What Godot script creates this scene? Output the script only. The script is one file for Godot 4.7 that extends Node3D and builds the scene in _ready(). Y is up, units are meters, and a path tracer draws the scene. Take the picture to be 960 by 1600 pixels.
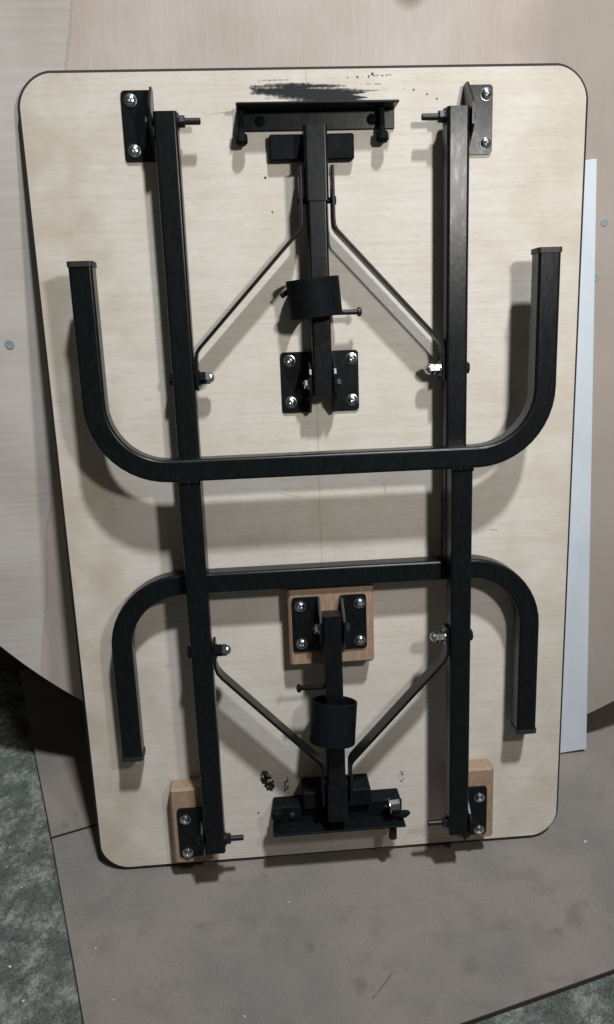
extends Node3D
# A folding table leaning, underside out, on a big round plywood table top; hardboard sheets on a concrete floor.

const MID := 0.5824          # height of the table top's middle line above its lower front edge
const LEAN := 18.0           # degrees the table leans back
var taken := {}
var M := {}

# ------------------------------------------------------------------ naming
func numbered(called: String) -> String:
	if not taken.has(called):
		taken[called] = 0
		return called
	taken[called] += 1
	return "%s_%03d" % [called, taken[called]]

func thing(called: String, label: String, category: String, group := "") -> Node3D:
	var o := Node3D.new()
	o.name = numbered(called)
	add_child(o, true)
	tag(o, label, category, group)
	return o

func tag(o: Node, label: String, category: String, group := "") -> void:
	o.set_meta("label", label)
	o.set_meta("category", category)
	if group != "":
		o.set_meta("group", group)

func obj(called: String, st: SurfaceTool, m: Material, parent: Node = self) -> MeshInstance3D:
	var o := MeshInstance3D.new()
	o.name = numbered(called)
	o.mesh = st.commit()
	o.material_override = m
	o.cast_shadow = GeometryInstance3D.SHADOW_CASTING_SETTING_ON
	parent.add_child(o, true)
	return o

# ------------------------------------------------------------------ shapes
func mb() -> SurfaceTool:
	var st := SurfaceTool.new()
	st.begin(Mesh.PRIMITIVE_TRIANGLES)
	return st

func vert(st: SurfaceTool, p: Vector3, n: Vector3, uv: Vector2) -> void:
	st.set_normal(n)
	st.set_uv(uv)
	st.add_vertex(p)

func tri(st: SurfaceTool, a: Vector3, b: Vector3, c: Vector3, na: Vector3, nb: Vector3, nc: Vector3, ua := Vector2.ZERO, ub := Vector2.ZERO, uc := Vector2.ZERO) -> void:
	var f := (b - a).cross(c - a)
	if f.length_squared() < 1e-20:
		return
	if f.dot(na + nb + nc) > 0.0:
		vert(st, a, na, ua); vert(st, c, nc, uc); vert(st, b, nb, ub)
	else:
		vert(st, a, na, ua); vert(st, b, nb, ub); vert(st, c, nc, uc)

func quad(st: SurfaceTool, a: Vector3, b: Vector3, c: Vector3, d: Vector3, na: Vector3, nb: Vector3, nc: Vector3, nd: Vector3) -> void:
	tri(st, a, b, c, na, nb, nc)
	tri(st, a, c, d, na, nc, nd)

func flat(st: SurfaceTool, pts: Array, n: Vector3) -> void:
	for i in range(1, pts.size() - 1):
		tri(st, pts[0], pts[i], pts[i + 1], n, n, n)

# box between two corners with every edge chamfered
func bevel_box(st: SurfaceTool, lo: Vector3, hi: Vector3, b: float) -> void:
	var c := (lo + hi) * 0.5
	var h := (hi - lo) * 0.5
	var k := Vector3(h.x - b, h.y - b, h.z - b)
	for ax in 3:
		var a1 := (ax + 1) % 3
		var a2 := (ax + 2) % 3
		for s in [-1.0, 1.0]:
			var n := Vector3.ZERO
			n[ax] = s
			var face := []
			for q in [[-1, -1], [1, -1], [1, 1], [-1, 1]]:
				var p := Vector3.ZERO
				p[ax] = s * h[ax]
				p[a1] = q[0] * k[a1]
				p[a2] = q[1] * k[a2]
				face.append(c + p)
			flat(st, face, n)
			for s2 in [-1.0, 1.0]:
				var n2 := Vector3.ZERO
				n2[ax] = s
				n2[a1] = s2
				n2 = n2.normalized()
				var e := []
				for q in [[0, -1], [0, 1], [1, 1], [1, -1]]:
					var p := Vector3.ZERO
					p[ax] = s * (h[ax] if q[0] == 0 else k[ax])
					p[a1] = s2 * (k[a1] if q[0] == 0 else h[a1])
					p[a2] = q[1] * k[a2]
					e.append(c + p)
				flat(st, e, n2)
	for sx in [-1.0, 1.0]:
		for sy in [-1.0, 1.0]:
			for sz in [-1.0, 1.0]:
				var s3 := Vector3(sx, sy, sz)
				flat(st, [c + Vector3(h.x, k.y, k.z) * s3, c + Vector3(k.x, h.y, k.z) * s3, c + Vector3(k.x, k.y, h.z) * s3], s3.normalized())

# a square section with rounded corners: [side, out, normal side, normal out]
func square_section(w: float, h: float, r: float, steps := 4) -> Array:
	var out := []
	for q in 4:
		var cx: float = [1, -1, -1, 1][q] * (w * 0.5 - r)
		var cy: float = [1, 1, -1, -1][q] * (h * 0.5 - r)
		for i in steps + 1:
			var a := PI * 0.5 * (q + float(i) / steps)
			out.append([cx + r * cos(a), cy + r * sin(a), cos(a), sin(a)])
	return out

# sweep a section along a path that lies parallel to the table top, at height w above it
func sweep(st: SurfaceTool, path: Array, w: float, sec: Array) -> void:
	var rings := []
	var n := path.size()
	for i in n:
		var t0: Vector2 = (path[i] - path[max(i - 1, 0)]).normalized()
		var t1: Vector2 = (path[min(i + 1, n - 1)] - path[i]).normalized()
		var t := (t0 + t1).normalized()
		var side := Vector2(t.y, -t.x)
		var stretch := 1.0
		if i > 0 and i < n - 1:
			stretch = 1.0 / max(0.6, side.dot(Vector2(t0.y, -t0.x)))
		var ring := []
		for s in sec:
			var p: Vector2 = path[i] + side * s[0] * stretch
			ring.append([Vector3(p.x, p.y + MID, w + s[1]), Vector3(side.x * s[2], side.y * s[2], s[3])])
		rings.append(ring)
	var m := sec.size()
	for i in n - 1:
		for j in m:
			var k := (j + 1) % m
			var a = rings[i][j]; var b = rings[i][k]; var c = rings[i + 1][k]; var d = rings[i + 1][j]
			quad(st, a[0], b[0], c[0], d[0], a[1], b[1], c[1], d[1])
	for e in [0, n - 1]:
		var dir: Vector2 = (path[0] - path[1]) if e == 0 else (path[n - 1] - path[n - 2])
		var cap := []
		for q in rings[e]:
			cap.append(q[0])
		flat(st, cap, Vector3(dir.x, dir.y, 0).normalized())

# turned shape: profile of [distance along the axis, radius]; sides = 6 gives a hexagon
func lathe(st: SurfaceTool, from: Vector3, axis: Vector3, prof: Array, sides := 16, smooth := true) -> void:
	var z := axis.normalized()
	var x := z.cross(Vector3(0.13, 0.97, 0.21)).normalized()
	var y := z.cross(x)
	for i in prof.size() - 1:
		var d: float = prof[i + 1][0] - prof[i][0]
		var dr: float = prof[i + 1][1] - prof[i][1]
		for j in sides:
			var p := []
			var nn := []
			for q in [[i, j], [i, j + 1], [i + 1, j + 1], [i + 1, j]]:
				var a: float = TAU * q[1] / sides
				var ra := x * cos(a) + y * sin(a)
				if not smooth:
					var am: float = TAU * (j + 0.5) / sides
					nn.append(((x * cos(am) + y * sin(am)) * d - z * dr).normalized())
				else:
					nn.append((ra * d - z * dr).normalized())
				p.append(from + z * prof[q[0]][0] + ra * prof[q[0]][1])
			if abs(d) + abs(dr) > 1e-7:
				quad(st, p[0], p[1], p[2], p[3], nn[0], nn[1], nn[2], nn[3])

# flat plate of any convex outline: origin + a*ax + b*ay, thickness along ax x ay
func plate(st: SurfaceTool, outline: Array, o: Vector3, ax: Vector3, ay: Vector3, thick: float) -> void:
	var n := ax.cross(ay).normalized()
	var f := []
	var g := []
	for q in outline:
		var p: Vector3 = o + ax * q.x + ay * q.y
		f.append(p + n * thick * 0.5)
		g.append(p - n * thick * 0.5)
	flat(st, f, n)
	flat(st, g, -n)
	var mid := Vector3.ZERO
	for p in f:
		mid += p
	mid /= f.size()
	for i in f.size():
		var j := (i + 1) % f.size()
		var sn: Vector3 = n.cross(f[j] - f[i]).normalized()
		if sn.dot(f[i] - mid) < 0:
			sn = -sn
		flat(st, [f[i], f[j], g[j], g[i]], sn)

func rounded(lo: Vector2, hi: Vector2, r: float, steps := 6, cut := 1.0) -> Array:
	var out := []
	for q in 4:
		var c := Vector2([hi.x - r, lo.x + r, lo.x + r, hi.x - r][q], [hi.y - r, hi.y - r, lo.y + r, lo.y + r][q])
		for i in steps + 1:
			var a := PI * 0.5 * (q + float(i) / steps)
			out.append(c + Vector2(cos(a), sin(a)) * r * lerpf(1.0, cut, sin(PI * i / steps)))
	return out

func at(u: float, v: float, w: float) -> Vector3:
	return Vector3(u, v + MID, w)

# ------------------------------------------------------------------ computed surfaces
func noise_bytes(noise_seed: int, freq: float, w: int, h: int, sw := 1.0, sh := 1.0, octaves := 4) -> PackedByteArray:
	# noise drawn on a small sheet (w*sw by h*sh) and stretched: grain
	var n := FastNoiseLite.new()
	n.seed = noise_seed
	n.frequency = freq
	n.noise_type = FastNoiseLite.TYPE_SIMPLEX
	n.fractal_octaves = octaves
	var im := n.get_image(int(w * sw), int(h * sh), false, false, true)
	im.convert(Image.FORMAT_L8)
	if sw != 1.0 or sh != 1.0:
		im.resize(w, h, Image.INTERPOLATE_CUBIC)
	return im.get_data()

func to_texture(data: PackedByteArray, w: int, h: int) -> ImageTexture:
	var im := Image.create_from_data(w, h, false, Image.FORMAT_RGB8, data)
	return ImageTexture.create_from_image(im)

func put(data: PackedByteArray, k: int, c: Color) -> void:
	data[k * 3] = int(clampf(c.r, 0, 1) * 255.0)
	data[k * 3 + 1] = int(clampf(c.g, 0, 1) * 255.0)
	data[k * 3 + 2] = int(clampf(c.b, 0, 1) * 255.0)

func tabletop_texture() -> ImageTexture:
	var w := 800
	var h := 1240
	var grain := noise_bytes(3, 0.11, w, h, 0.06, 1.0)
	var fine := noise_bytes(9, 0.42, w, h, 0.10, 1.0, 2)
	var broad := noise_bytes(5, 0.008, w, h, 1.0, 1.0, 3)
	var fleck := noise_bytes(14, 0.2, w, h, 0.16, 1.0, 3)
	var rag := noise_bytes(21, 0.16, w, h, 0.05, 1.0, 3)
	var speck := noise_bytes(33, 0.12, w, h, 1.0, 1.0, 2)
	var d := PackedByteArray()
	d.resize(w * h * 3)
	var pale := Color(0.82, 0.803, 0.768)
	var tan := Color(0.77, 0.737, 0.682)
	var yellow := Color(0.68, 0.63, 0.55)
	var dark := Color(0.52, 0.45, 0.36)
	var paint := Color(0.075, 0.092, 0.10)
	for j in h:
		var v := 0.5824 - 1.1648 * (j + 0.5) / h
		for i in w:
			var k := j * w + i
			var u := -0.375 + 0.75 * (i + 0.5) / w
			var g := (grain[k] - 128) / 128.0
			var b := (broad[k] - 128) / 128.0
			var f := (fine[k] - 128) / 128.0
			var t := clampf(0.45 + g * 0.3 + b * 0.45 + f * 0.18, 0.0, 1.0)
			var c := pale.lerp(tan, t * 0.75)
			# varnish gone yellow towards the sides
			var edge := clampf((abs(u) - 0.27 + b * 0.06) / 0.11, 0.0, 1.0) * (0.75 if u < 0 else 0.4)
			c = c.lerp(yellow, edge * 0.62)
			if u > 0.0:
				c = c.lightened(0.035)
			# pinkish growth bands and faint dark streaks along the grain
			c = c.lerp(Color(0.77, 0.70, 0.65), clampf((broad[(k * 7 + 4001) % (w * h) / w * w + w / 2] - 128) / 128.0 * 0.5 + g * 0.3, 0, 0.4) * 0.5)
			if fleck[k] > 176:
				c = c.lerp(dark, clampf((fleck[k] - 176) / 60.0, 0, 1) * 0.16)
			# joint of the two veneers
			var joint: float = abs(u + 0.004 + 0.0012 * b)
			if joint < 0.0009:
				c = c.lerp(dark, 0.22)
			# brushed black paint above the latch rail
			if v > 0.44 and abs(u) < 0.14:
				var r := (rag[k] - 128) / 128.0
				var s := (speck[k] - 128) / 128.0
				var top := 0.5635 - 0.1 * maxf(0.0, u + 0.005) - 0.06 * maxf(0.0, u - 0.035) + 0.004 * r
				var bot := 0.5475 - 0.17 * maxf(0.0, u + 0.070) + 0.003 * r
				var inside := u > -0.077 + 0.006 * r and u < 0.075 + 0.02 * r and v < top and v > maxf(bot, 0.50)
				if inside:
					var into := minf(minf(top - v, v - bot), minf(u + 0.077 - 0.006 * r, 0.075 + 0.02 * r - u)) / 0.007
					var cover := clampf(into + 0.3 * s + 0.25 * r, 0.0, 0.97)
					c = c.lerp(paint, cover)
				# dry brush flecks to the right
				if u > 0.05 and u < 0.108 and v > 0.552 and v < 0.571 and r + 0.7 * s > 0.78:
					c = c.lerp(paint, 0.55)
			if v < -0.42 and abs(u) < 0.15:
				var s2 := (speck[k] - 128) / 128.0
				if Vector2((u + 0.072) / 0.004, (v + 0.452 - (u + 0.072) * 1.2) / 0.014).length() < 1.0 and s2 > 0.0:
					c = c.lerp(paint, 0.7)
				if Vector2((u - 0.113) / 0.004, (v + 0.452) / 0.011).length() < 1.0 and s2 > 0.1:
					c = c.lerp(paint, 0.45)
			put(d, k, c)
	for q in [[0.083, 0.572, 1.8], [0.137, 0.552, 1.4], [0.125, 0.554, 1.0], [-0.062, 0.449, 1.6], [-0.055, 0.405, 1.3], [0.168, 0.541, 1.3], [0.155, 0.546, 1.1], [-0.119, -0.498, 1.6]]:
		var ci := int((q[0] + 0.375) / 0.75 * w)
		var cj := int((0.5824 - q[1]) / 1.1648 * h)
		for dj in range(-4, 5):
			for di in range(-4, 5):
				if Vector2(di, dj).length() < q[2]:
					put(d, clampi(cj + dj, 0, h - 1) * w + clampi(ci + di, 0, w - 1), Color(0.2, 0.2, 0.2))
	# pencil ticks and rubbed scratches on the ply
	for line in [[Vector2(0.170, 0.375), Vector2(0.165, 0.338)], [Vector2(-0.06, 0.02), Vector2(-0.03, 0.014)], [Vector2(0.09, 0.03), Vector2(0.094, 0.012)], [Vector2(-0.26, -0.42), Vector2(-0.235, -0.455)], [Vector2(0.25, -0.05), Vector2(0.262, -0.052)], [Vector2(-0.10, 0.53), Vector2(-0.128, 0.527)]]:
		for m in 60:
			var q: Vector2 = line[0].lerp(line[1], m / 59.0)
			var k := int((0.5824 - q.y) / 1.1648 * h) * w + int((q.x + 0.375) / 0.75 * w)
			put(d, k, Color(d[k * 3] / 255.0, d[k * 3 + 1] / 255.0, d[k * 3 + 2] / 255.0).lerp(dark, 0.28))
	# scribble of paint left by the brush beside the lower rail
	var rng := RandomNumberGenerator.new()
	rng.seed = 5
	var pen := Vector2(-0.105, -0.440)
	var go := 0.0
	for m in 420:
		go += rng.randf_range(-0.9, 0.9)
		pen += Vector2(cos(go), sin(go) * 1.2) * 0.0011
		var c0 := Vector2(-0.1025 + (pen.y + 0.44) * -0.25, -0.442)
		if Vector2((pen.x - c0.x) / 0.0085, (pen.y - c0.y) / 0.0175).length() > 1.0:
			go = (c0 - pen).angle() + rng.randf_range(-0.6, 0.6)
		for dd in [Vector2i(0, 0), Vector2i(1, 0), Vector2i(0, 1)]:
			var k := clampi(int((0.5824 - pen.y) / 1.1648 * h) + dd.y, 0, h - 1) * w + clampi(int((pen.x + 0.375) / 0.75 * w) + dd.x, 0, w - 1)
			put(d, k, paint)
	return to_texture(d, w, h)

func disc_texture(side: float) -> ImageTexture:
	# square sheet of side metres, foot of the disc at the bottom middle
	var n := 1100
	var up := noise_bytes(41, 0.16, n, n, 1.0, 0.05)
	var across := noise_bytes(44, 0.13, n, n, 0.05, 1.0)
	var broad := noise_bytes(47, 0.006, n, n, 1.0, 1.0, 4)
	var fine := noise_bytes(49, 0.5, n, n, 1.0, 0.1, 2)
	var d := PackedByteArray()
	d.resize(n * n * 3)
	var a1 := Color(0.785, 0.75, 0.725)
	var a2 := Color(0.71, 0.665, 0.63)
	var b1 := Color(0.785, 0.765, 0.74)
	var b2 := Color(0.705, 0.67, 0.64)
	for j in n:
		var y := side * (n - 0.5 - j) / n
		for i in n:
			var k := j * n + i
			var x := side * ((i + 0.5) / n - 0.5)
			var b := (broad[k] - 128) / 128.0
			var ac := (across[k] - 128) / 128.0
			var seam := -0.423 - (1.208 - y) * 0.178 + 0.006 * b + 0.0012 * ac * (1.4 if y < 0.5 else 0.5)
			var c: Color
			if x > seam:
				var g := (up[k] - 128) / 128.0
				var f := (fine[k] - 128) / 128.0
				c = a1.lerp(a2, clampf(0.42 + 0.12 * g + 0.5 * b + 0.16 * f, 0, 1))
				# veneer browner to the right, also darkened in place of dimmer light there
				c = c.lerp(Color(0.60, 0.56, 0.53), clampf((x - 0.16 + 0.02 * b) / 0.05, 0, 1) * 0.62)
				if x - seam < 0.03:
					c = c.lerp(Color(0.72, 0.62, 0.56), 0.2 * (1.0 - (x - seam) / 0.03) + 0.08)
			else:
				c = b1.lerp(b2, clampf(0.36 + 0.24 * ac + 0.5 * b, 0, 1))
			if abs(x - seam) < 0.0014:
				c = c.darkened(0.08)
			# a knot
			var kn := Vector2(x - 0.008, (y - 1.222) * 0.9).length()
			if kn < 0.028:
				c = c.lerp(Color(0.40, 0.31, 0.28), clampf(1.0 - kn / 0.028, 0, 1))
			put(d, k, c)
	return to_texture(d, n, n)

func concrete_texture() -> ImageTexture:
	var n := 1000
	var a := noise_bytes(61, 0.012, n, n, 1, 1, 5)
	var b := noise_bytes(63, 0.05, n, n, 1, 1, 4)
	var c0 := noise_bytes(67, 0.16, n, n, 1, 1, 2)
	var d := PackedByteArray()
	d.resize(n * n * 3)
	var teal := Color(0.27, 0.32, 0.305)
	var grey := Color(0.49, 0.51, 0.49)
	var brown := Color(0.36, 0.335, 0.31)
	for k in n * n:
		var x := (a[k] - 128) / 128.0
		var y := (b[k] - 128) / 128.0
		var z := (c0[k] - 128) / 128.0
		var c := teal.lerp(grey, clampf(0.42 + 0.9 * x + 0.35 * y + 0.16 * z, 0, 1))
		c = c.lerp(brown, clampf(0.2 - 0.7 * y - 0.35 * x, 0, 0.6))
		if z > 0.74:
			c = c.lerp(Color(0.74, 0.74, 0.71), clampf((z - 0.74) * 5.0, 0, 0.7))
		elif z < -0.6:
			c = c.darkened(clampf((-0.6 - z) * 3.0, 0, 0.5))
		put(d, k, c)
	return to_texture(d, n, n)

func board_texture() -> ImageTexture:
	# covers x -0.9 .. 1.1 and z -0.7 .. 0.5 of the floor
	var w := 1300
	var h := 780
	var a := noise_bytes(71, 0.006, w, h, 1, 1, 5)
	var b := noise_bytes(73, 0.03, w, h, 1, 1, 4)
	var f := noise_bytes(77, 0.35, w, h, 1, 1, 2)
	var s := noise_bytes(79, 0.02, w, h, 0.5, 1, 4)
	var d := PackedByteArray()
	d.resize(w * h * 3)
	var base := Color(0.515, 0.486, 0.46)
	var grey := Color(0.455, 0.445, 0.428)
	var pink := Color(0.495, 0.46, 0.437)
	var dirt := Color(0.385, 0.378, 0.36)
	var spots := [[0.3323, 0.1054, 0.010], [0.3169, 0.1556, 0.007], [0.3922, 0.1514, 0.010], [0.1753, 0.1957, 0.011], [-0.12, 0.02, 0.007], [0.02, 0.21, 0.008], [0.35, 0.135, 0.02], [-0.06, 0.14, 0.009], [-0.2, 0.11, 0.012], [0.28, 0.03, 0.006], [-0.45, -0.1, 0.005], [-0.437, -0.12, 0.004]]
	for j in h:
		var z := -0.7 + 1.2 * (j + 0.5) / h
		for i in w:
			var k := j * w + i
			var x := -0.9 + 2.0 * (i + 0.5) / w
			var p := (a[k] - 128) / 128.0
			var q := (b[k] - 128) / 128.0
			var r := (f[k] - 128) / 128.0
			var t := (s[k] - 128) / 128.0
			var c := base.lerp(grey, clampf(0.4 + 0.9 * p, 0, 1)).lerp(pink, clampf(0.2 - 0.9 * p + 0.5 * q, 0, 1) * 0.6)
			c = c.lerp(dirt, clampf(0.75 * t + 0.45 * q - 0.12, 0, 1) * 0.5)
			c = c.lightened(0.04 * r) if r > 0 else c.darkened(-0.07 * r)
			put(d, k, c)
	for sp in spots:
		var ci := int((sp[0] + 0.9) / 2.0 * w)
		var cj := int((sp[1] + 0.7) / 1.2 * h)
		var rr := int(sp[2] / 2.0 * w * 1.6)
		for dj in range(-rr, rr + 1):
			for di in range(-rr, rr + 1):
				var k := clampi(cj + dj, 0, h - 1) * w + clampi(ci + di, 0, w - 1)
				var m := clampf(1.0 - Vector2(di, dj).length() / rr + (b[k] - 128) / 120.0, 0, 1) * 0.2
				var o := Color(d[k * 3] / 255.0, d[k * 3 + 1] / 255.0, d[k * 3 + 2] / 255.0)
				put(d, k, o.lerp(Color(0.25, 0.26, 0.25), m))
	# scratches
	for line in [[Vector2(0.03, 0.225), Vector2(0.062, 0.195)], [Vector2(-0.095, -0.035), Vector2(-0.085, -0.02)]]:
		for m in 160:
			var p2: Vector2 = line[0].lerp(line[1], m / 159.0)
			var k := clampi(int((p2.y + 0.7) / 1.2 * h), 0, h - 1) * w + clampi(int((p2.x + 0.9) / 2.0 * w), 0, w - 1)
			put(d, k, Color(0.37, 0.36, 0.34))
	return to_texture(d, w, h)

func noise_texture(noise_seed: int, freq: float, ramp: Array, as_normal := false, bump := 4.0, octaves := 4) -> NoiseTexture2D:
	var n := FastNoiseLite.new()
	n.seed = noise_seed
	n.frequency = freq
	n.fractal_octaves = octaves
	var t := NoiseTexture2D.new()
	t.width = 512
	t.height = 512
	t.seamless = true
	t.noise = n
	t.as_normal_map = as_normal
	t.bump_strength = bump
	if ramp.size() > 0:
		var g := Gradient.new()
		g.offsets = PackedFloat32Array([0.0, 0.5, 1.0])
		g.colors = PackedColorArray(ramp)
		t.color_ramp = g
	return t

func make_materials() -> void:
	var m: StandardMaterial3D
	# brushed black paint on steel
	m = StandardMaterial3D.new()
	m.albedo_color = Color(1, 1, 1)
	m.albedo_texture = noise_texture(101, 0.02, [Color(0.045, 0.058, 0.066), Color(0.058, 0.074, 0.083), Color(0.085, 0.104, 0.114)])
	m.roughness = 0.34
	m.metallic_specular = 0.3
	m.normal_enabled = true
	m.normal_texture = noise_texture(103, 0.03, [], true, 3.0)
	m.normal_scale = 0.10
	m.uv1_triplanar = true
	m.uv1_scale = Vector3(14, 4, 14)
	m.clearcoat_enabled = true
	m.clearcoat = 0.2
	m.clearcoat_roughness = 0.3
	m.roughness_texture = noise_texture(105, 0.012, [Color(0.72, 0.72, 0.72), Color(0.95, 0.95, 0.95), Color(1, 1, 1)], false, 4.0, 5)
	M.black = m
	m = m.duplicate()
	m.clearcoat_enabled = false
	m.metallic_specular = 0.2
	m.roughness = 0.7
	m.uv1_scale = Vector3(9, 9, 9)
	M.matt = m
	m = StandardMaterial3D.new()
	m.albedo_color = Color(0.15, 0.145, 0.14)
	m.roughness = 0.55
	M.cap = m
	m = StandardMaterial3D.new()
	m.albedo_color = Color(0.80, 0.82, 0.83)
	m.metallic = 1.0
	m.roughness = 0.24
	M.zinc = m
	m = StandardMaterial3D.new()
	m.albedo_color = Color(0.17, 0.17, 0.17)
	m.metallic = 0.6
	m.roughness = 0.42
	M.smeared = m
	m = StandardMaterial3D.new()
	m.albedo_texture = tabletop_texture()
	m.roughness = 0.58
	m.metallic_specular = 0.35
	M.top = m
	m = StandardMaterial3D.new()
	m.albedo_color = Color(0.10, 0.09, 0.085)
	m.roughness = 0.6
	M.edge = m
	m = StandardMaterial3D.new()
	m.albedo_texture = noise_texture(111, 0.02, [Color(0.53, 0.44, 0.365), Color(0.595, 0.50, 0.42), Color(0.655, 0.56, 0.475)])
	m.uv1_triplanar = true
	m.uv1_scale = Vector3(22, 3, 22)
	m.roughness = 0.7
	M.block = m
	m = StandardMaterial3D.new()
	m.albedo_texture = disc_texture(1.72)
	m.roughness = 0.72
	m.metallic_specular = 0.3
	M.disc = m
	m = StandardMaterial3D.new()
	m.albedo_texture = noise_texture(115, 0.03, [Color(0.42, 0.33, 0.26), Color(0.52, 0.42, 0.33), Color(0.6, 0.5, 0.4)])
	m.uv1_triplanar = true
	m.uv1_scale = Vector3(6, 6, 6)
	m.roughness = 0.85
	M.disc_edge = m
	m = StandardMaterial3D.new()
	m.albedo_color = Color(0.55, 0.595, 0.60)
	m.roughness = 0.8
	M.filler = m
	m = StandardMaterial3D.new()
	m.albedo_texture = noise_texture(117, 0.008, [Color(0.80, 0.84, 0.885), Color(0.83, 0.866, 0.905), Color(0.86, 0.89, 0.925)])
	m.uv1_triplanar = true
	m.uv1_scale = Vector3(3, 1, 3)
	m.roughness = 0.4
	M.white = m
	m = StandardMaterial3D.new()
	m.albedo_texture = board_texture()
	m.roughness = 0.8
	m.metallic_specular = 0.3
	M.board = m
	m = StandardMaterial3D.new()
	m.albedo_color = Color(0.27, 0.225, 0.195)
	m.roughness = 0.9
	M.board_edge = m
	m = StandardMaterial3D.new()
	m.albedo_texture = concrete_texture()
	m.uv1_triplanar = true
	m.uv1_world_triplanar = true
	m.uv1_scale = Vector3(1.15, 1.15, 1.15)
	m.roughness = 0.85
	m.normal_enabled = true
	m.normal_texture = noise_texture(121, 0.04, [], true, 6.0, 5)
	m.normal_scale = 1.0
	M.concrete = m
	m = StandardMaterial3D.new()
	m.albedo_texture = noise_texture(125, 0.01, [Color(0.25, 0.24, 0.23), Color(0.29, 0.28, 0.27), Color(0.33, 0.32, 0.30)])
	m.uv1_triplanar = true
	m.uv1_scale = Vector3(0.8, 0.8, 0.8)
	m.roughness = 0.9
	M.wall = m
	m = StandardMaterial3D.new()
	m.albedo_color = Color(0.82, 0.79, 0.74)
	m.roughness = 0.9
	M.chip = m

# ------------------------------------------------------------------ hardware of the table
func screw(parent: Node, u: float, v: float, w: float, m: Material, r := 0.0074) -> void:
	var st := mb()
	lathe(st, at(u, v, w), Vector3(0, 0, 1), [[0, r * 1.12], [0.0012, r * 1.12], [0.0014, r * 0.98], [0.0030, r * 0.86], [0.0043, r * 0.58], [0.0049, r * 0.36], [0.0032, r * 0.20], [0.0028, 0.0]], 20)
	# slot arms of the cross recess, raised burrs left by the driver
	obj("screw", st, m, parent)

func hex_bolt(called: String, parent: Node, from: Vector3, axis: Vector3, head_r: float, head_t: float, shank_r: float, length: float, m: Material) -> void:
	var st := mb()
	lathe(st, from, axis, [[-head_t, 0.0], [-head_t, head_r * 0.88], [-head_t * 0.82, head_r], [0, head_r], [0, 0]], 6, false)
	lathe(st, from, axis, [[0, shank_r], [length - 0.001, shank_r], [length, shank_r * 0.7], [length, 0]], 12)
	obj(called, st, m, parent)

func nut(called: String, parent: Node, from: Vector3, axis: Vector3, r: float, t: float, m: Material) -> void:
	var st := mb()
	lathe(st, from, axis, [[0, 0], [0, r * 1.25], [0.0012, r * 1.25], [0.0012, r * 0.9]], 16)
	lathe(st, from, axis, [[0.0012, r * 0.92], [0.002, r], [t - 0.001, r], [t, r * 0.88], [t, 0]], 6, false)
	obj(called, st, m, parent)

func acorn(called: String, parent: Node, from: Vector3, axis: Vector3, r: float, m: Material) -> void:
	var st := mb()
	lathe(st, from, axis, [[0, r * 0.9], [0.0006, r], [0.006, r], [0.0068, r * 0.86]], 6, false)
	lathe(st, from, axis, [[0.0066, r * 0.86], [0.0085, r * 0.82], [0.0108, r * 0.66], [0.0124, r * 0.38], [0.013, 0]], 16)
	obj(called, st, m, parent)

# upstanding flange of an angle bracket: sides taper to a rounded nose round the bolt
func flange_outline(v0: float, v1: float, vc: float, high: float) -> Array:
	return [Vector2(v0, 0), Vector2(v1, 0), Vector2(v1, high * 0.35), Vector2(vc + 0.020, high * 0.9), Vector2(vc + 0.013, high), Vector2(vc - 0.013, high), Vector2(vc - 0.020, high * 0.9), Vector2(v0, high * 0.35)]

# an angle bracket: plate from inner to outer, flange at inner; w0 = what it stands on
func angle_bracket(called: String, t: Node, inner: float, outer: float, v0: float, v1: float, vc: float, w0: float, high: float, screws: Array, screw_u: float, label := "") -> Node:
	var st := mb()
	plate(st, rounded(Vector2(minf(inner, outer), v0 + MID), Vector2(maxf(inner, outer), v1 + MID), 0.005), Vector3(0, 0, w0 + 0.0015), Vector3.RIGHT, Vector3.UP, 0.003)
	var dir := signf(outer - inner)
	plate(st, flange_outline(v0, v1, vc, high), Vector3(inner + dir * 0.0014, MID, w0 + 0.0006), Vector3.UP, Vector3.BACK, 0.003)
	# rounded root between plate and flange
	lathe(st, Vector3(inner + dir * 0.0022, v0 + MID + 0.003, w0 + 0.0028), Vector3.UP, [[0, 0], [0, 0.0022], [v1 - v0 - 0.006, 0.0022], [v1 - v0 - 0.006, 0]], 8)
	var o := obj(called, st, M.black, t)
	if label != "":
		o.set_meta("label", label)
	for v in screws:
		screw(o, screw_u, v, w0 + 0.003, M.zinc)
	return o

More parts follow.
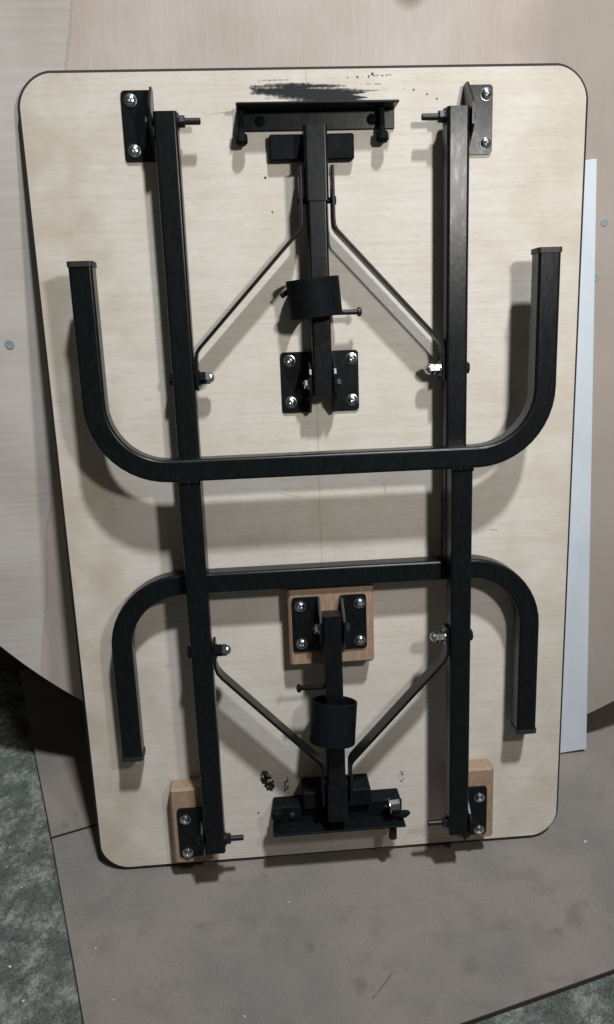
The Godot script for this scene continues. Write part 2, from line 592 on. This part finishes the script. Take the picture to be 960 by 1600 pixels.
func build_table() -> void:
	var t := thing("folding_table", "folding table with black steel legs folded flat, leaning underside out against the round plywood top", "table")
	t.position = Vector3(0, 0.018 * sin(deg_to_rad(LEAN)), 0)
	t.rotation_degrees.x = -LEAN
	# ---- the plywood top: face, and a dark lipping round it
	var edge_line := rounded(Vector2(-0.375, -0.5824), Vector2(0.375, 0.5824), 0.043, 10, 0.945)
	var inner_line := rounded(Vector2(-0.3706, -0.578), Vector2(0.3706, 0.578), 0.039, 10, 0.945)
	var st := mb()
	var n := edge_line.size()
	for i in range(1, n - 1):
		var p := []
		for q in [inner_line[0], inner_line[i], inner_line[i + 1]]:
			p.append(q)
		tri(st, at(p[0].x, p[0].y, 0), at(p[1].x, p[1].y, 0), at(p[2].x, p[2].y, 0), Vector3.BACK, Vector3.BACK, Vector3.BACK, face_uv(p[0]), face_uv(p[1]), face_uv(p[2]))
		tri(st, at(p[0].x, p[0].y, -0.018), at(p[1].x, p[1].y, -0.018), at(p[2].x, p[2].y, -0.018), Vector3.FORWARD, Vector3.FORWARD, Vector3.FORWARD, face_uv(p[0]), face_uv(p[1]), face_uv(p[2]))
	var top := obj("tabletop", st, M.top, t)
	st = mb()
	var prof := [[inner_line, 0.0, Vector3(0, 0, 1)], [edge_line, -0.0042, Vector3(0, 0, 0.5)], [edge_line, -0.0158, Vector3(0, 0, -0.5)], [inner_line, -0.018, Vector3(0, 0, -1)]]
	for r in 3:
		for i in n:
			var j := (i + 1) % n
			var pts := []
			var nn := []
			for q in [[r, i], [r, j], [r + 1, j], [r + 1, i]]:
				var l: Vector2 = prof[q[0]][0][q[1]]
				var a: Vector2 = edge_line[(q[1] + 1) % n] - edge_line[(q[1] + n - 1) % n]
				pts.append(at(l.x, l.y, prof[q[0]][1]))
				nn.append((Vector3(a.y, -a.x, 0).normalized() + prof[q[0]][2]).normalized())
			quad(st, pts[0], pts[1], pts[2], pts[3], nn[0], nn[1], nn[2], nn[3])
	obj("edge_band", st, M.edge, top)

	# ---- wooden blocks that raise the lower pair of legs
	for b in [[-0.252, -0.192, -0.426, -0.556, "reddish wooden block under the left lower hinge"], [0.196, 0.2545, -0.428, -0.552, "reddish wooden block under the right lower hinge"], [-0.058, 0.068, -0.116, -0.236, "reddish wooden block under the lower strut brackets"]]:
		st = mb()
		bevel_box(st, at(b[0], b[3], 0.0003), at(b[1], b[2], 0.032), 0.0035)
		obj("spacer_block", st, M.block, t).set_meta("label", b[4])

	var tube := square_section(0.030, 0.030, 0.0045)
	leg_set(t, 1.0, 0.0, tube)
	leg_set(t, -1.0, 0.032, tube)

func face_uv(p: Vector2) -> Vector2:
	return Vector2((p.x + 0.375) / 0.75, (0.5824 - p.y) / 1.1648)

# one folded pair of legs with everything that belongs to it. s = 1: hinged at the top; s = -1: at the bottom, raised by dw
func leg_set(t: Node, s: float, dw: float, tube: Array) -> void:
	var st: SurfaceTool
	var upper := s > 0
	var wt := 0.027 + dw                                   # height of the tubes' middle
	var hinge_v := 0.512 if upper else -0.498
	var leg_end := 0.521 if upper else -0.512
	var bow_v := -0.097 if upper else 0.0725
	# ---- legs and their hinges
	for h in [-1.0, 1.0]:
		var lu: float = h * 0.186 + (0.0015 if not upper else 0.001)
		st = mb()
		sweep(st, [Vector2(lu, leg_end), Vector2(lu, leg_end - s * 0.2), Vector2(lu, bow_v + s * 0.0147)], wt, tube)
		var leg := obj("leg_tube", st, M.black, t)
		# weld where the leg meets the bow
		st = mb()
		var bead := []
		for i in 15:
			bead.append([0.030 * i / 14.0, 0.0032 + 0.0013 * sin(i * 2.4 + h)])
		bead.push_front([0.0, 0.0])
		bead.append([0.030, 0.0])
		lathe(st, at(lu - 0.015, bow_v + s * 0.0155, wt + 0.0142), Vector3.RIGHT, bead, 8)
		obj("weld_bead", st, M.matt, leg)
		var plate_v: Array = [0.471, 0.556] if upper else [-0.542, -0.458]
		var sc: Array = [0.544, 0.484] if upper else [-0.476, -0.534]
		var br := angle_bracket("hinge_bracket", t, h * 0.2025 + 0.001, h * 0.2425, plate_v[0], plate_v[1], hinge_v, dw, 0.044, sc, h * (0.2305 if not upper or h < 0 else 0.2335))
		var inner: float = lu - h * 0.015
		hex_bolt("pivot_bolt", br, at(h * 0.2062, hinge_v, wt), Vector3(-h, 0, 0), 0.0068, 0.005, 0.0042, 0.0645, M.smeared)
		nut("pivot_nut", br, at(inner, hinge_v, wt), Vector3(-h, 0, 0), 0.0082, 0.0085, M.smeared)
		# ---- brace from leg to strut: a flat bar on edge
		var side_u: float = (-0.0185 if h < 0 else 0.0235)
		var path: Array
		if upper:
			path = [Vector2(side_u, 0.455), Vector2(side_u, 0.392), Vector2(side_u + h * 0.0008, 0.382), Vector2(side_u + h * 0.004, 0.376), Vector2(lu - h * 0.024, 0.2315), Vector2(lu - h * 0.0195, 0.225), Vector2(lu - h * 0.0180, 0.217), Vector2(lu - h * 0.0180, 0.176)]
		else:
			path = [Vector2(side_u, -0.446), Vector2(side_u, -0.390), Vector2(side_u + h * 0.0008, -0.382), Vector2(side_u + h * 0.004, -0.376), Vector2(lu - h * 0.027, -0.231), Vector2(lu - h * 0.0205, -0.222), Vector2(lu - h * 0.0180, -0.213), Vector2(lu - h * 0.0180, -0.176)]
		st = mb()
		sweep(st, path, wt, square_section(0.0042, 0.026, 0.0012, 2))
		var brace := obj("brace", st, M.black, t)
		var bv := 0.1915 * s
		hex_bolt("brace_bolt", brace, at(lu + h * 0.0152, bv, wt), Vector3(-h, 0, 0), 0.0085, 0.0052, 0.0042, 0.045, M.matt)
		nut("brace_nut", brace, at(lu - h * 0.0201, bv, wt), Vector3(-h, 0, 0), 0.0085, 0.009, M.matt if h < 0 else M.zinc)
		acorn("cap_nut", brace, at(lu - h * 0.0288, bv, wt), Vector3(-h, 0, 0), 0.0085, M.zinc)
	# ---- the bow that joins the feet
	var bow := []
	var reach := 0.3005
	var foot := -0.361 if upper else 0.337
	var r := 0.092
	bow.append(Vector2(-reach, foot))
	bow.append(Vector2(-reach, lerpf(foot, bow_v - s * r, 0.5)))
	for i in 13:
		var a := PI * 0.5 * i / 12.0
		bow.append(Vector2(-reach + r - r * cos(a), bow_v - s * (r - r * sin(a))))
	bow.append(Vector2(0, bow_v))
	for i in 13:
		var a := PI * 0.5 * (1.0 - i / 12.0)
		bow.append(Vector2(reach - r + r * cos(a), bow_v - s * (r - r * sin(a))))
	bow.append(Vector2(reach, lerpf(foot, bow_v - s * r, 0.5)))
	bow.append(Vector2(reach, foot))
	st = mb()
	sweep(st, bow, wt, tube)
	var bo := obj("foot_bow", st, M.black, t)
	for h in [-1.0, 1.0]:
		st = mb()
		sweep(st, [Vector2(h * reach, foot + s * 0.0004), Vector2(h * reach, foot - s * 0.0062)], wt, square_section(0.0326, 0.0326, 0.005))
		obj("end_cap", st, M.cap, bo)
	# ---- strut
	var su := 0.0025
	var strut_top := 0.499 if upper else -0.470
	var strut_end := 0.163 if upper else -0.146
	var ws := 0.027 + dw
	st = mb()
	sweep(st, [Vector2(su, strut_top), Vector2(su, strut_end)], ws, square_section(0.0265, 0.0265, 0.0038))
	var strut := obj("strut", st, M.black, t)
	st = mb()
	sweep(st, [Vector2(su, strut_top + s * 0.003), Vector2(su, 0.412 * s)], ws, square_section(0.0305, 0.0305, 0.004))
	obj("sleeve", st, M.black, strut)
	hex_bolt("strut_bolt", strut, at(su + 0.021, 0.414 * s, ws), Vector3(-1, 0, 0), 0.0062, 0.0045, 0.004, 0.046, M.matt)
	# loose ring round the strut
	st = mb()
	var ring_v := 0.2915 if upper else -0.3125
	var tilt := -0.085 if upper else 0.11
	var ro := 0.0355 if upper else 0.0335
	var hh := 0.025 if upper else 0.031
	var axis := Vector3(sin(tilt), cos(tilt), 0.04 if upper else -0.22).normalized()
	lathe(st, at(-0.005 if upper else 0.0005, ring_v, ws + 0.0045) - axis * hh, axis, [[0.0012, ro - 0.0036], [0, ro - 0.0028], [0, ro - 0.0008], [0.0008, ro], [hh * 2 - 0.0008, ro], [hh * 2, ro - 0.0008], [hh * 2, ro - 0.0028], [hh * 2 - 0.0012, ro - 0.0036], [0.0012, ro - 0.0036]], 36)
	obj("locking_ring", st, M.matt, strut)
	var ph := 1.0 if upper else -1.0
	st = mb()
	var pin_at := at(0.055, 0.2715, ws + 0.004) if upper else at(-0.048, -0.2575, ws + 0.002)
	lathe(st, pin_at, Vector3(-ph, 0, 0), [[-0.004, 0], [-0.0035, 0.004], [-0.0015, 0.0062], [0.0015, 0.0062], [0.003, 0.0036], [0.062, 0.0034], [0.062, 0]], 14)
	obj("locking_pin", st, M.matt if not upper else M.smeared, strut)
	if upper:
		st = mb()
		lathe(st, at(-0.034, 0.304, ws), Vector3(-0.85, -0.5, 0), [[0, 0.0036], [0.017, 0.0036], [0.018, 0.0028], [0.018, 0]], 10)
		obj("dark_stub", st, M.matt, strut)  # short dark stub at the upper left of the ring
	# ---- the two brackets that hold the strut
	var bv0 := 0.137 if upper else -0.212
	var bv1 := 0.221 if upper else -0.128
	var bvc := 0.178 if upper else -0.168
	var bsc: Array = [0.209, 0.1515] if upper else [-0.141, -0.199]
	var bl := angle_bracket("strut_bracket", t, -0.0125, -0.0525, bv0, bv1, bvc, dw, 0.040, bsc, -0.0405)
	angle_bracket("strut_bracket", t, 0.0185, 0.0565, bv0, bv1, bvc, dw, 0.040, bsc, 0.0465)
	hex_bolt("pivot_bolt", bl, at(0.0232, bvc, ws), Vector3(-1, 0, 0), 0.0065, 0.0055, 0.0034, 0.048, M.smeared)
	nut("pivot_nut", bl, at(-0.0156, bvc, ws), Vector3(-1, 0, 0), 0.0068, 0.0068, M.zinc)
	# ---- the rail the strut latches to
	var rl := -0.0955
	var rr := 0.111
	st = mb()
	if upper:
		bevel_box(st, at(rl, 0.5045, 0.0002), at(rr, 0.5305, 0.0032), 0.001)
		bevel_box(st, at(rl - 0.001, 0.5283, 0.0), at(rr + 0.001, 0.5318, 0.034), 0.0012)
	else:
		bevel_box(st, at(rl, -0.497, 0.0302), at(rr - 0.004, -0.470, 0.0332), 0.001)
		bevel_box(st, at(rl - 0.001, -0.5005, 0.030), at(rr - 0.003, -0.4968, 0.062), 0.0012)
	var rail := obj("latch_rail", st, M.black if upper else M.matt, t)
	for u in [-0.066, 0.081]:
		screw(rail, u, 0.5165 if upper else -0.484, 0.0032 if upper else 0.0332, M.smeared if not upper else M.matt, 0.0062)
	for u in [-0.0905, 0.0915]:
		st = mb()
		if upper:
			lathe(st, at(u, 0.534, 0.013), Vector3(0.02 * signf(u), -1, 0.05), [[0, 0], [0, 0.004], [0.034, 0.0042], [0.036, 0.0078], [0.045, 0.0086], [0.0485, 0.006], [0.0495, 0]], 10)
			obj("latch_pin", st, M.matt, rail)
		else:
			lathe(st, at(u - 0.002, -0.527, 0.047), Vector3(0.05, 1, 0.0), ([[0, 0], [0, 0.0072], [0.016, 0.0066], [0.018, 0.0042]] if u > 0 else [[0.027, 0], [0.027, 0.0042]]) + [[0.050, 0.0042], [0.051, 0.0082], [0.0605, 0.0082], [0.0625, 0.005], [0.0625, 0]], 6 if u > 0 else 12, u < 0)
			obj("latch_pin", st, M.matt if u < 0 else M.smeared, rail)
	if not upper:
		nut("latch_nut", rail, at(0.083, -0.4655, 0.0565), Vector3(1, 0.08, 0), 0.0088, 0.017, M.zinc)
		st = mb()
		lathe(st, at(0.100, -0.485, 0.052), Vector3(1, 0.25, 0), [[0, 0], [0, 0.005], [0.008, 0.0062], [0.015, 0.0035], [0.017, 0]], 9)
		obj("paint_drip", st, M.matt, rail)
	# ---- black-painted wooden block behind the end of the strut
	st = mb()
	if upper:
		bevel_box(st, at(-0.0555, 0.4665, 0.0003), at(0.0555, 0.4985, 0.0132), 0.002)
	else:
		bevel_box(st, at(-0.048, -0.4695, 0.0003), at(0.057, -0.440, 0.0445), 0.002)
		bevel_box(st, at(-0.094, -0.4985, 0.0003), at(0.106, -0.4705, 0.0299), 0.002)
	obj("latch_block", st, M.matt, t)

# ------------------------------------------------------------------ what stands and lies round the table
func build_disc() -> void:
	var t := thing("round_tabletop", "huge round pale plywood table top standing on its rim behind the folding table", "table top")
	t.position = Vector3(0.13, 0, -0.17)
	t.rotation_order = EULER_ORDER_YXZ
	t.rotation_degrees = Vector3(-10.6, 1.0, 0)
	var rad := 0.85
	var side := 1.72
	var st := mb()
	var k := 160
	for i in k:
		var a0 := TAU * i / k
		var a1 := TAU * (i + 1) / k
		var d0 := Vector3(cos(a0), sin(a0), 0)
		var d1 := Vector3(cos(a1), sin(a1), 0)
		var c := Vector3(0, rad, 0)
		for z in [0.0, -0.018]:
			var nn := Vector3.BACK if z == 0.0 else Vector3.FORWARD
			var pts := [c + Vector3(0, 0, z), c + d0 * (rad - 0.0008) + Vector3(0, 0, z), c + d1 * (rad - 0.0008) + Vector3(0, 0, z)]
			var uv := []
			for p in pts:
				uv.append(Vector2(p.x / side + 0.5, 1.0 - p.y / side))
			tri(st, pts[0], pts[1], pts[2], nn, nn, nn, uv[0], uv[1], uv[2])
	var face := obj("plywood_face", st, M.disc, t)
	st = mb()
	for i in k:
		var a0 := TAU * i / k
		var a1 := TAU * (i + 1) / k
		var d0 := Vector3(cos(a0), sin(a0), 0)
		var d1 := Vector3(cos(a1), sin(a1), 0)
		var c := Vector3(0, rad, 0)
		var ra := [[rad - 0.0008, 0.0], [rad, -0.0008], [rad, -0.0172], [rad - 0.0008, -0.018]]
		for q in 3:
			var b := Vector3(0, 0, [0.7, 0.0, -0.7][q])
			quad(st, c + d0 * ra[q][0] + Vector3(0, 0, ra[q][1]), c + d1 * ra[q][0] + Vector3(0, 0, ra[q][1]), c + d1 * ra[q + 1][0] + Vector3(0, 0, ra[q + 1][1]), c + d0 * ra[q + 1][0] + Vector3(0, 0, ra[q + 1][1]), (d0 + b).normalized(), (d1 + b).normalized(), (d1 + b).normalized(), (d0 + b).normalized())
	obj("plywood_edge", st, M.disc_edge, t)
	# filled screw holes
	for p in [[-0.562, 0.79, 0.0075], [0.299, 0.928, 0.0062], [0.293, 0.852, 0.0072]]:
		st = mb()
		var prof := [[0.0, p[2]], [0.0006, p[2] * 0.92], [0.0009, p[2] * 0.6], [0.0005, p[2] * 0.3], [0.0007, 0.0]]
		lathe(st, Vector3(p[0], p[1], -0.0001), Vector3.BACK, prof, 12)
		obj("filled_screw_hole", st, M.filler, face)

	# white strip of board leaning on the disc
	var wst := mb()
	bevel_box(wst, Vector3(-0.085, 0.0, -0.0015), Vector3(0.0, 1.008, 0.0015), 0.0005)
	var wb := obj("white_board_strip", wst, M.white)
	tag(wb, "narrow white laminated board strip upright behind the right edge of the folding table", "board")
	var local := Transform3D(Basis(Vector3.BACK, deg_to_rad(4.9)), Vector3(0.3625, 0.0075, 0.0042))
	wb.transform = t.transform * local

func floor_sheet(called: String, corners: Array, label: String) -> void:
	var t := thing(called, label, "hardboard sheet", "brown hardboard sheets lying on the concrete")
	var st := mb()
	var e := mb()
	var n := corners.size()
	var mid := Vector2.ZERO
	for c in corners:
		mid += c / n
	var top := []
	for c in corners:
		top.append(c + (mid - c).normalized() * 0.0014)
	for i in range(1, n - 1):
		var p := []
		var uv := []
		for q in [top[0], top[i], top[i + 1]]:
			p.append(Vector3(q.x, 0, q.y))
			uv.append(Vector2((q.x + 0.9) / 2.0, (q.y + 0.7) / 1.2))
		tri(st, p[0], p[1], p[2], Vector3.UP, Vector3.UP, Vector3.UP, uv[0], uv[1], uv[2])
	for i in n:
		var j := (i + 1) % n
		var d: Vector2 = corners[j] - corners[i]
		var out := Vector3(d.y, 0, -d.x).normalized()
		if out.dot(Vector3(corners[i].x - mid.x, 0, corners[i].y - mid.y)) < 0:
			out = -out
		var a := Vector3(top[i].x, 0, top[i].y)
		var b := Vector3(top[j].x, 0, top[j].y)
		var c := Vector3(corners[j].x, -0.001, corners[j].y)
		var f := Vector3(corners[i].x, -0.001, corners[i].y)
		var up := (out + Vector3.UP).normalized()
		quad(e, a, b, c, f, up, up, up, up)
		quad(e, f, c, c - Vector3(0, 0.0125, 0), f - Vector3(0, 0.0125, 0), out, out, out, out)
	obj("board_face", st, M.board, t)
	obj("board_edge", e, M.board_edge, t)

func build_ground() -> void:
	var st := mb()
	flat(st, [Vector3(-6, -0.0128, 7), Vector3(6, -0.0128, 7), Vector3(6, -0.0128, -0.6), Vector3(-6, -0.0128, -0.6)], Vector3.UP)
	obj("concrete_floor", st, M.concrete).set_meta("kind", "structure")
	st = mb()
	bevel_box(st, Vector3(-6, -0.02, -0.72), Vector3(6, 3.4, -0.515), 0.002)
	obj("back_wall", st, M.wall).set_meta("kind", "structure")
	floor_sheet("hardboard_sheet", [Vector2(-0.317, 0.3682), Vector2(-0.4109, 0.0945), Vector2(-0.4690, -0.0722), Vector2(0.75, -0.403), Vector2(0.95, 0.0912), Vector2(0.379, 0.216)], "large scuffed brown hardboard sheet on the floor under and before the table")
	floor_sheet("hardboard_sheet", [Vector2(-0.4705, -0.0755), Vector2(-0.5669, -0.341), Vector2(-0.625, -0.5), Vector2(0.70, -0.5), Vector2(0.745, -0.4052)], "darker brown hardboard sheet behind the seam, partly under the round plywood top")
	# sawdust and splinters
	var rng := RandomNumberGenerator.new()
	rng.seed = 7
	st = mb()
	for i in 110:
		var p := Vector3(rng.randf_range(-0.75, 0.6), 0.0, rng.randf_range(-0.15, 0.36))
		if i < 6:
			p = [Vector3(-0.3276, 0, -0.013), Vector3(-0.3655, 0, 0.1212), Vector3(-0.3295, 0, 0.1958), Vector3(0.4186, 0, 0.0117), Vector3(0.4617, 0, -0.1259), Vector3(-0.49, 0, 0.13)][i]
		var on_board := p.x > -0.3669 + 0.346 * (p.z - 0.2239) + 0.006 and p.z < 0.2676 - 0.2186 * (p.x - 0.143) - 0.004
		p.y = 0.0 if on_board else -0.0128
		if on_board and i >= 6 and rng.randf() < 0.8:
			continue
		var s := rng.randf_range(0.0006, 0.0017) * (1.6 if i < 6 else 1.0)
		var b := Basis(Vector3.UP, rng.randf() * TAU) * Basis(Vector3.RIGHT, rng.randf_range(-0.3, 0.3))
		var q := []
		for c in [Vector3(-1.6, 0.1, 0), Vector3(0.2, 0.1, 0.8), Vector3(1.5, 0.15, -0.1), Vector3(-0.1, 0.8, -0.6)]:
			q.append(p + b * c * s)
		var mid: Vector3 = (q[0] + q[1] + q[2] + q[3]) / 4.0
		for f in [[0, 1, 2], [0, 1, 3], [1, 2, 3], [0, 2, 3]]:
			var nn: Vector3 = (q[f[1]] - q[f[0]]).cross(q[f[2]] - q[f[0]]).normalized()
			if nn.dot(q[f[0]] - mid) < 0:
				nn = -nn
			tri(st, q[f[0]], q[f[1]], q[f[2]], nn, nn, nn)
	var dust := obj("sawdust", st, M.chip)
	dust.set_meta("kind", "stuff")
	dust.set_meta("label", "pale specks of sawdust and splinters scattered on the floor")
	dust.set_meta("category", "sawdust")

func lamp(called: String, l: Light3D, where: Vector3, energy: float, size: float, color: Color) -> void:
	l.name = called
	l.position = where
	l.light_energy = energy
	l.light_size = size
	l.light_color = color
	if l is OmniLight3D:
		l.omni_range = 16.0
		l.omni_attenuation = 2.0
	elif l is SpotLight3D:
		l.spot_range = 12.0
		l.spot_attenuation = 2.0
	l.shadow_enabled = true
	add_child(l, true)

func _ready() -> void:
	# ---- camera
	var cam := Camera3D.new()
	cam.name = "camera"
	cam.fov = 67.38
	cam.near = 0.05
	cam.far = 60.0
	cam.transform = Transform3D(Basis(Vector3(0.996734, -0.011538, 0.079928), Vector3(0.050998, 0.857353, -0.512197), Vector3(-0.062617, 0.5146, 0.855141)).orthonormalized(), Vector3(-0.09353, 1.1295, 0.78402))
	add_child(cam)
	cam.current = true
	# ---- the dim workshop round about, exposure
	var e := Environment.new()
	e.background_mode = Environment.BG_COLOR
	e.background_color = Color(0.255, 0.235, 0.215)
	e.background_energy_multiplier = 1.0
	e.tonemap_mode = Environment.TONE_MAPPER_LINEAR
	e.tonemap_exposure = 1.0
	e.sdfgi_enabled = true
	e.ssao_enabled = true
	e.ssil_enabled = true
	var we := WorldEnvironment.new()
	we.name = "environment"
	we.environment = e
	add_child(we)
	# ---- two workshop lamps: a shaded one to the right of the camera, a bare one high overhead
	var shaded := SpotLight3D.new()
	shaded.spot_angle = 46.0
	shaded.spot_angle_attenuation = 1.0
	lamp("workshop_lamp", shaded, Vector3(0.5, 1.57, 0.81), 1.08, 0.06, Color(1.0, 0.985, 0.965))
	shaded.look_at_from_position(shaded.position, Vector3(0.2, 0.98, -0.32))
	lamp("ceiling_lamp", OmniLight3D.new(), Vector3(1.12, 7.06, 1.39), 44.0, 0.22, Color(0.98, 0.99, 1.0))

	make_materials()
	build_ground()
	build_disc()
	build_table()
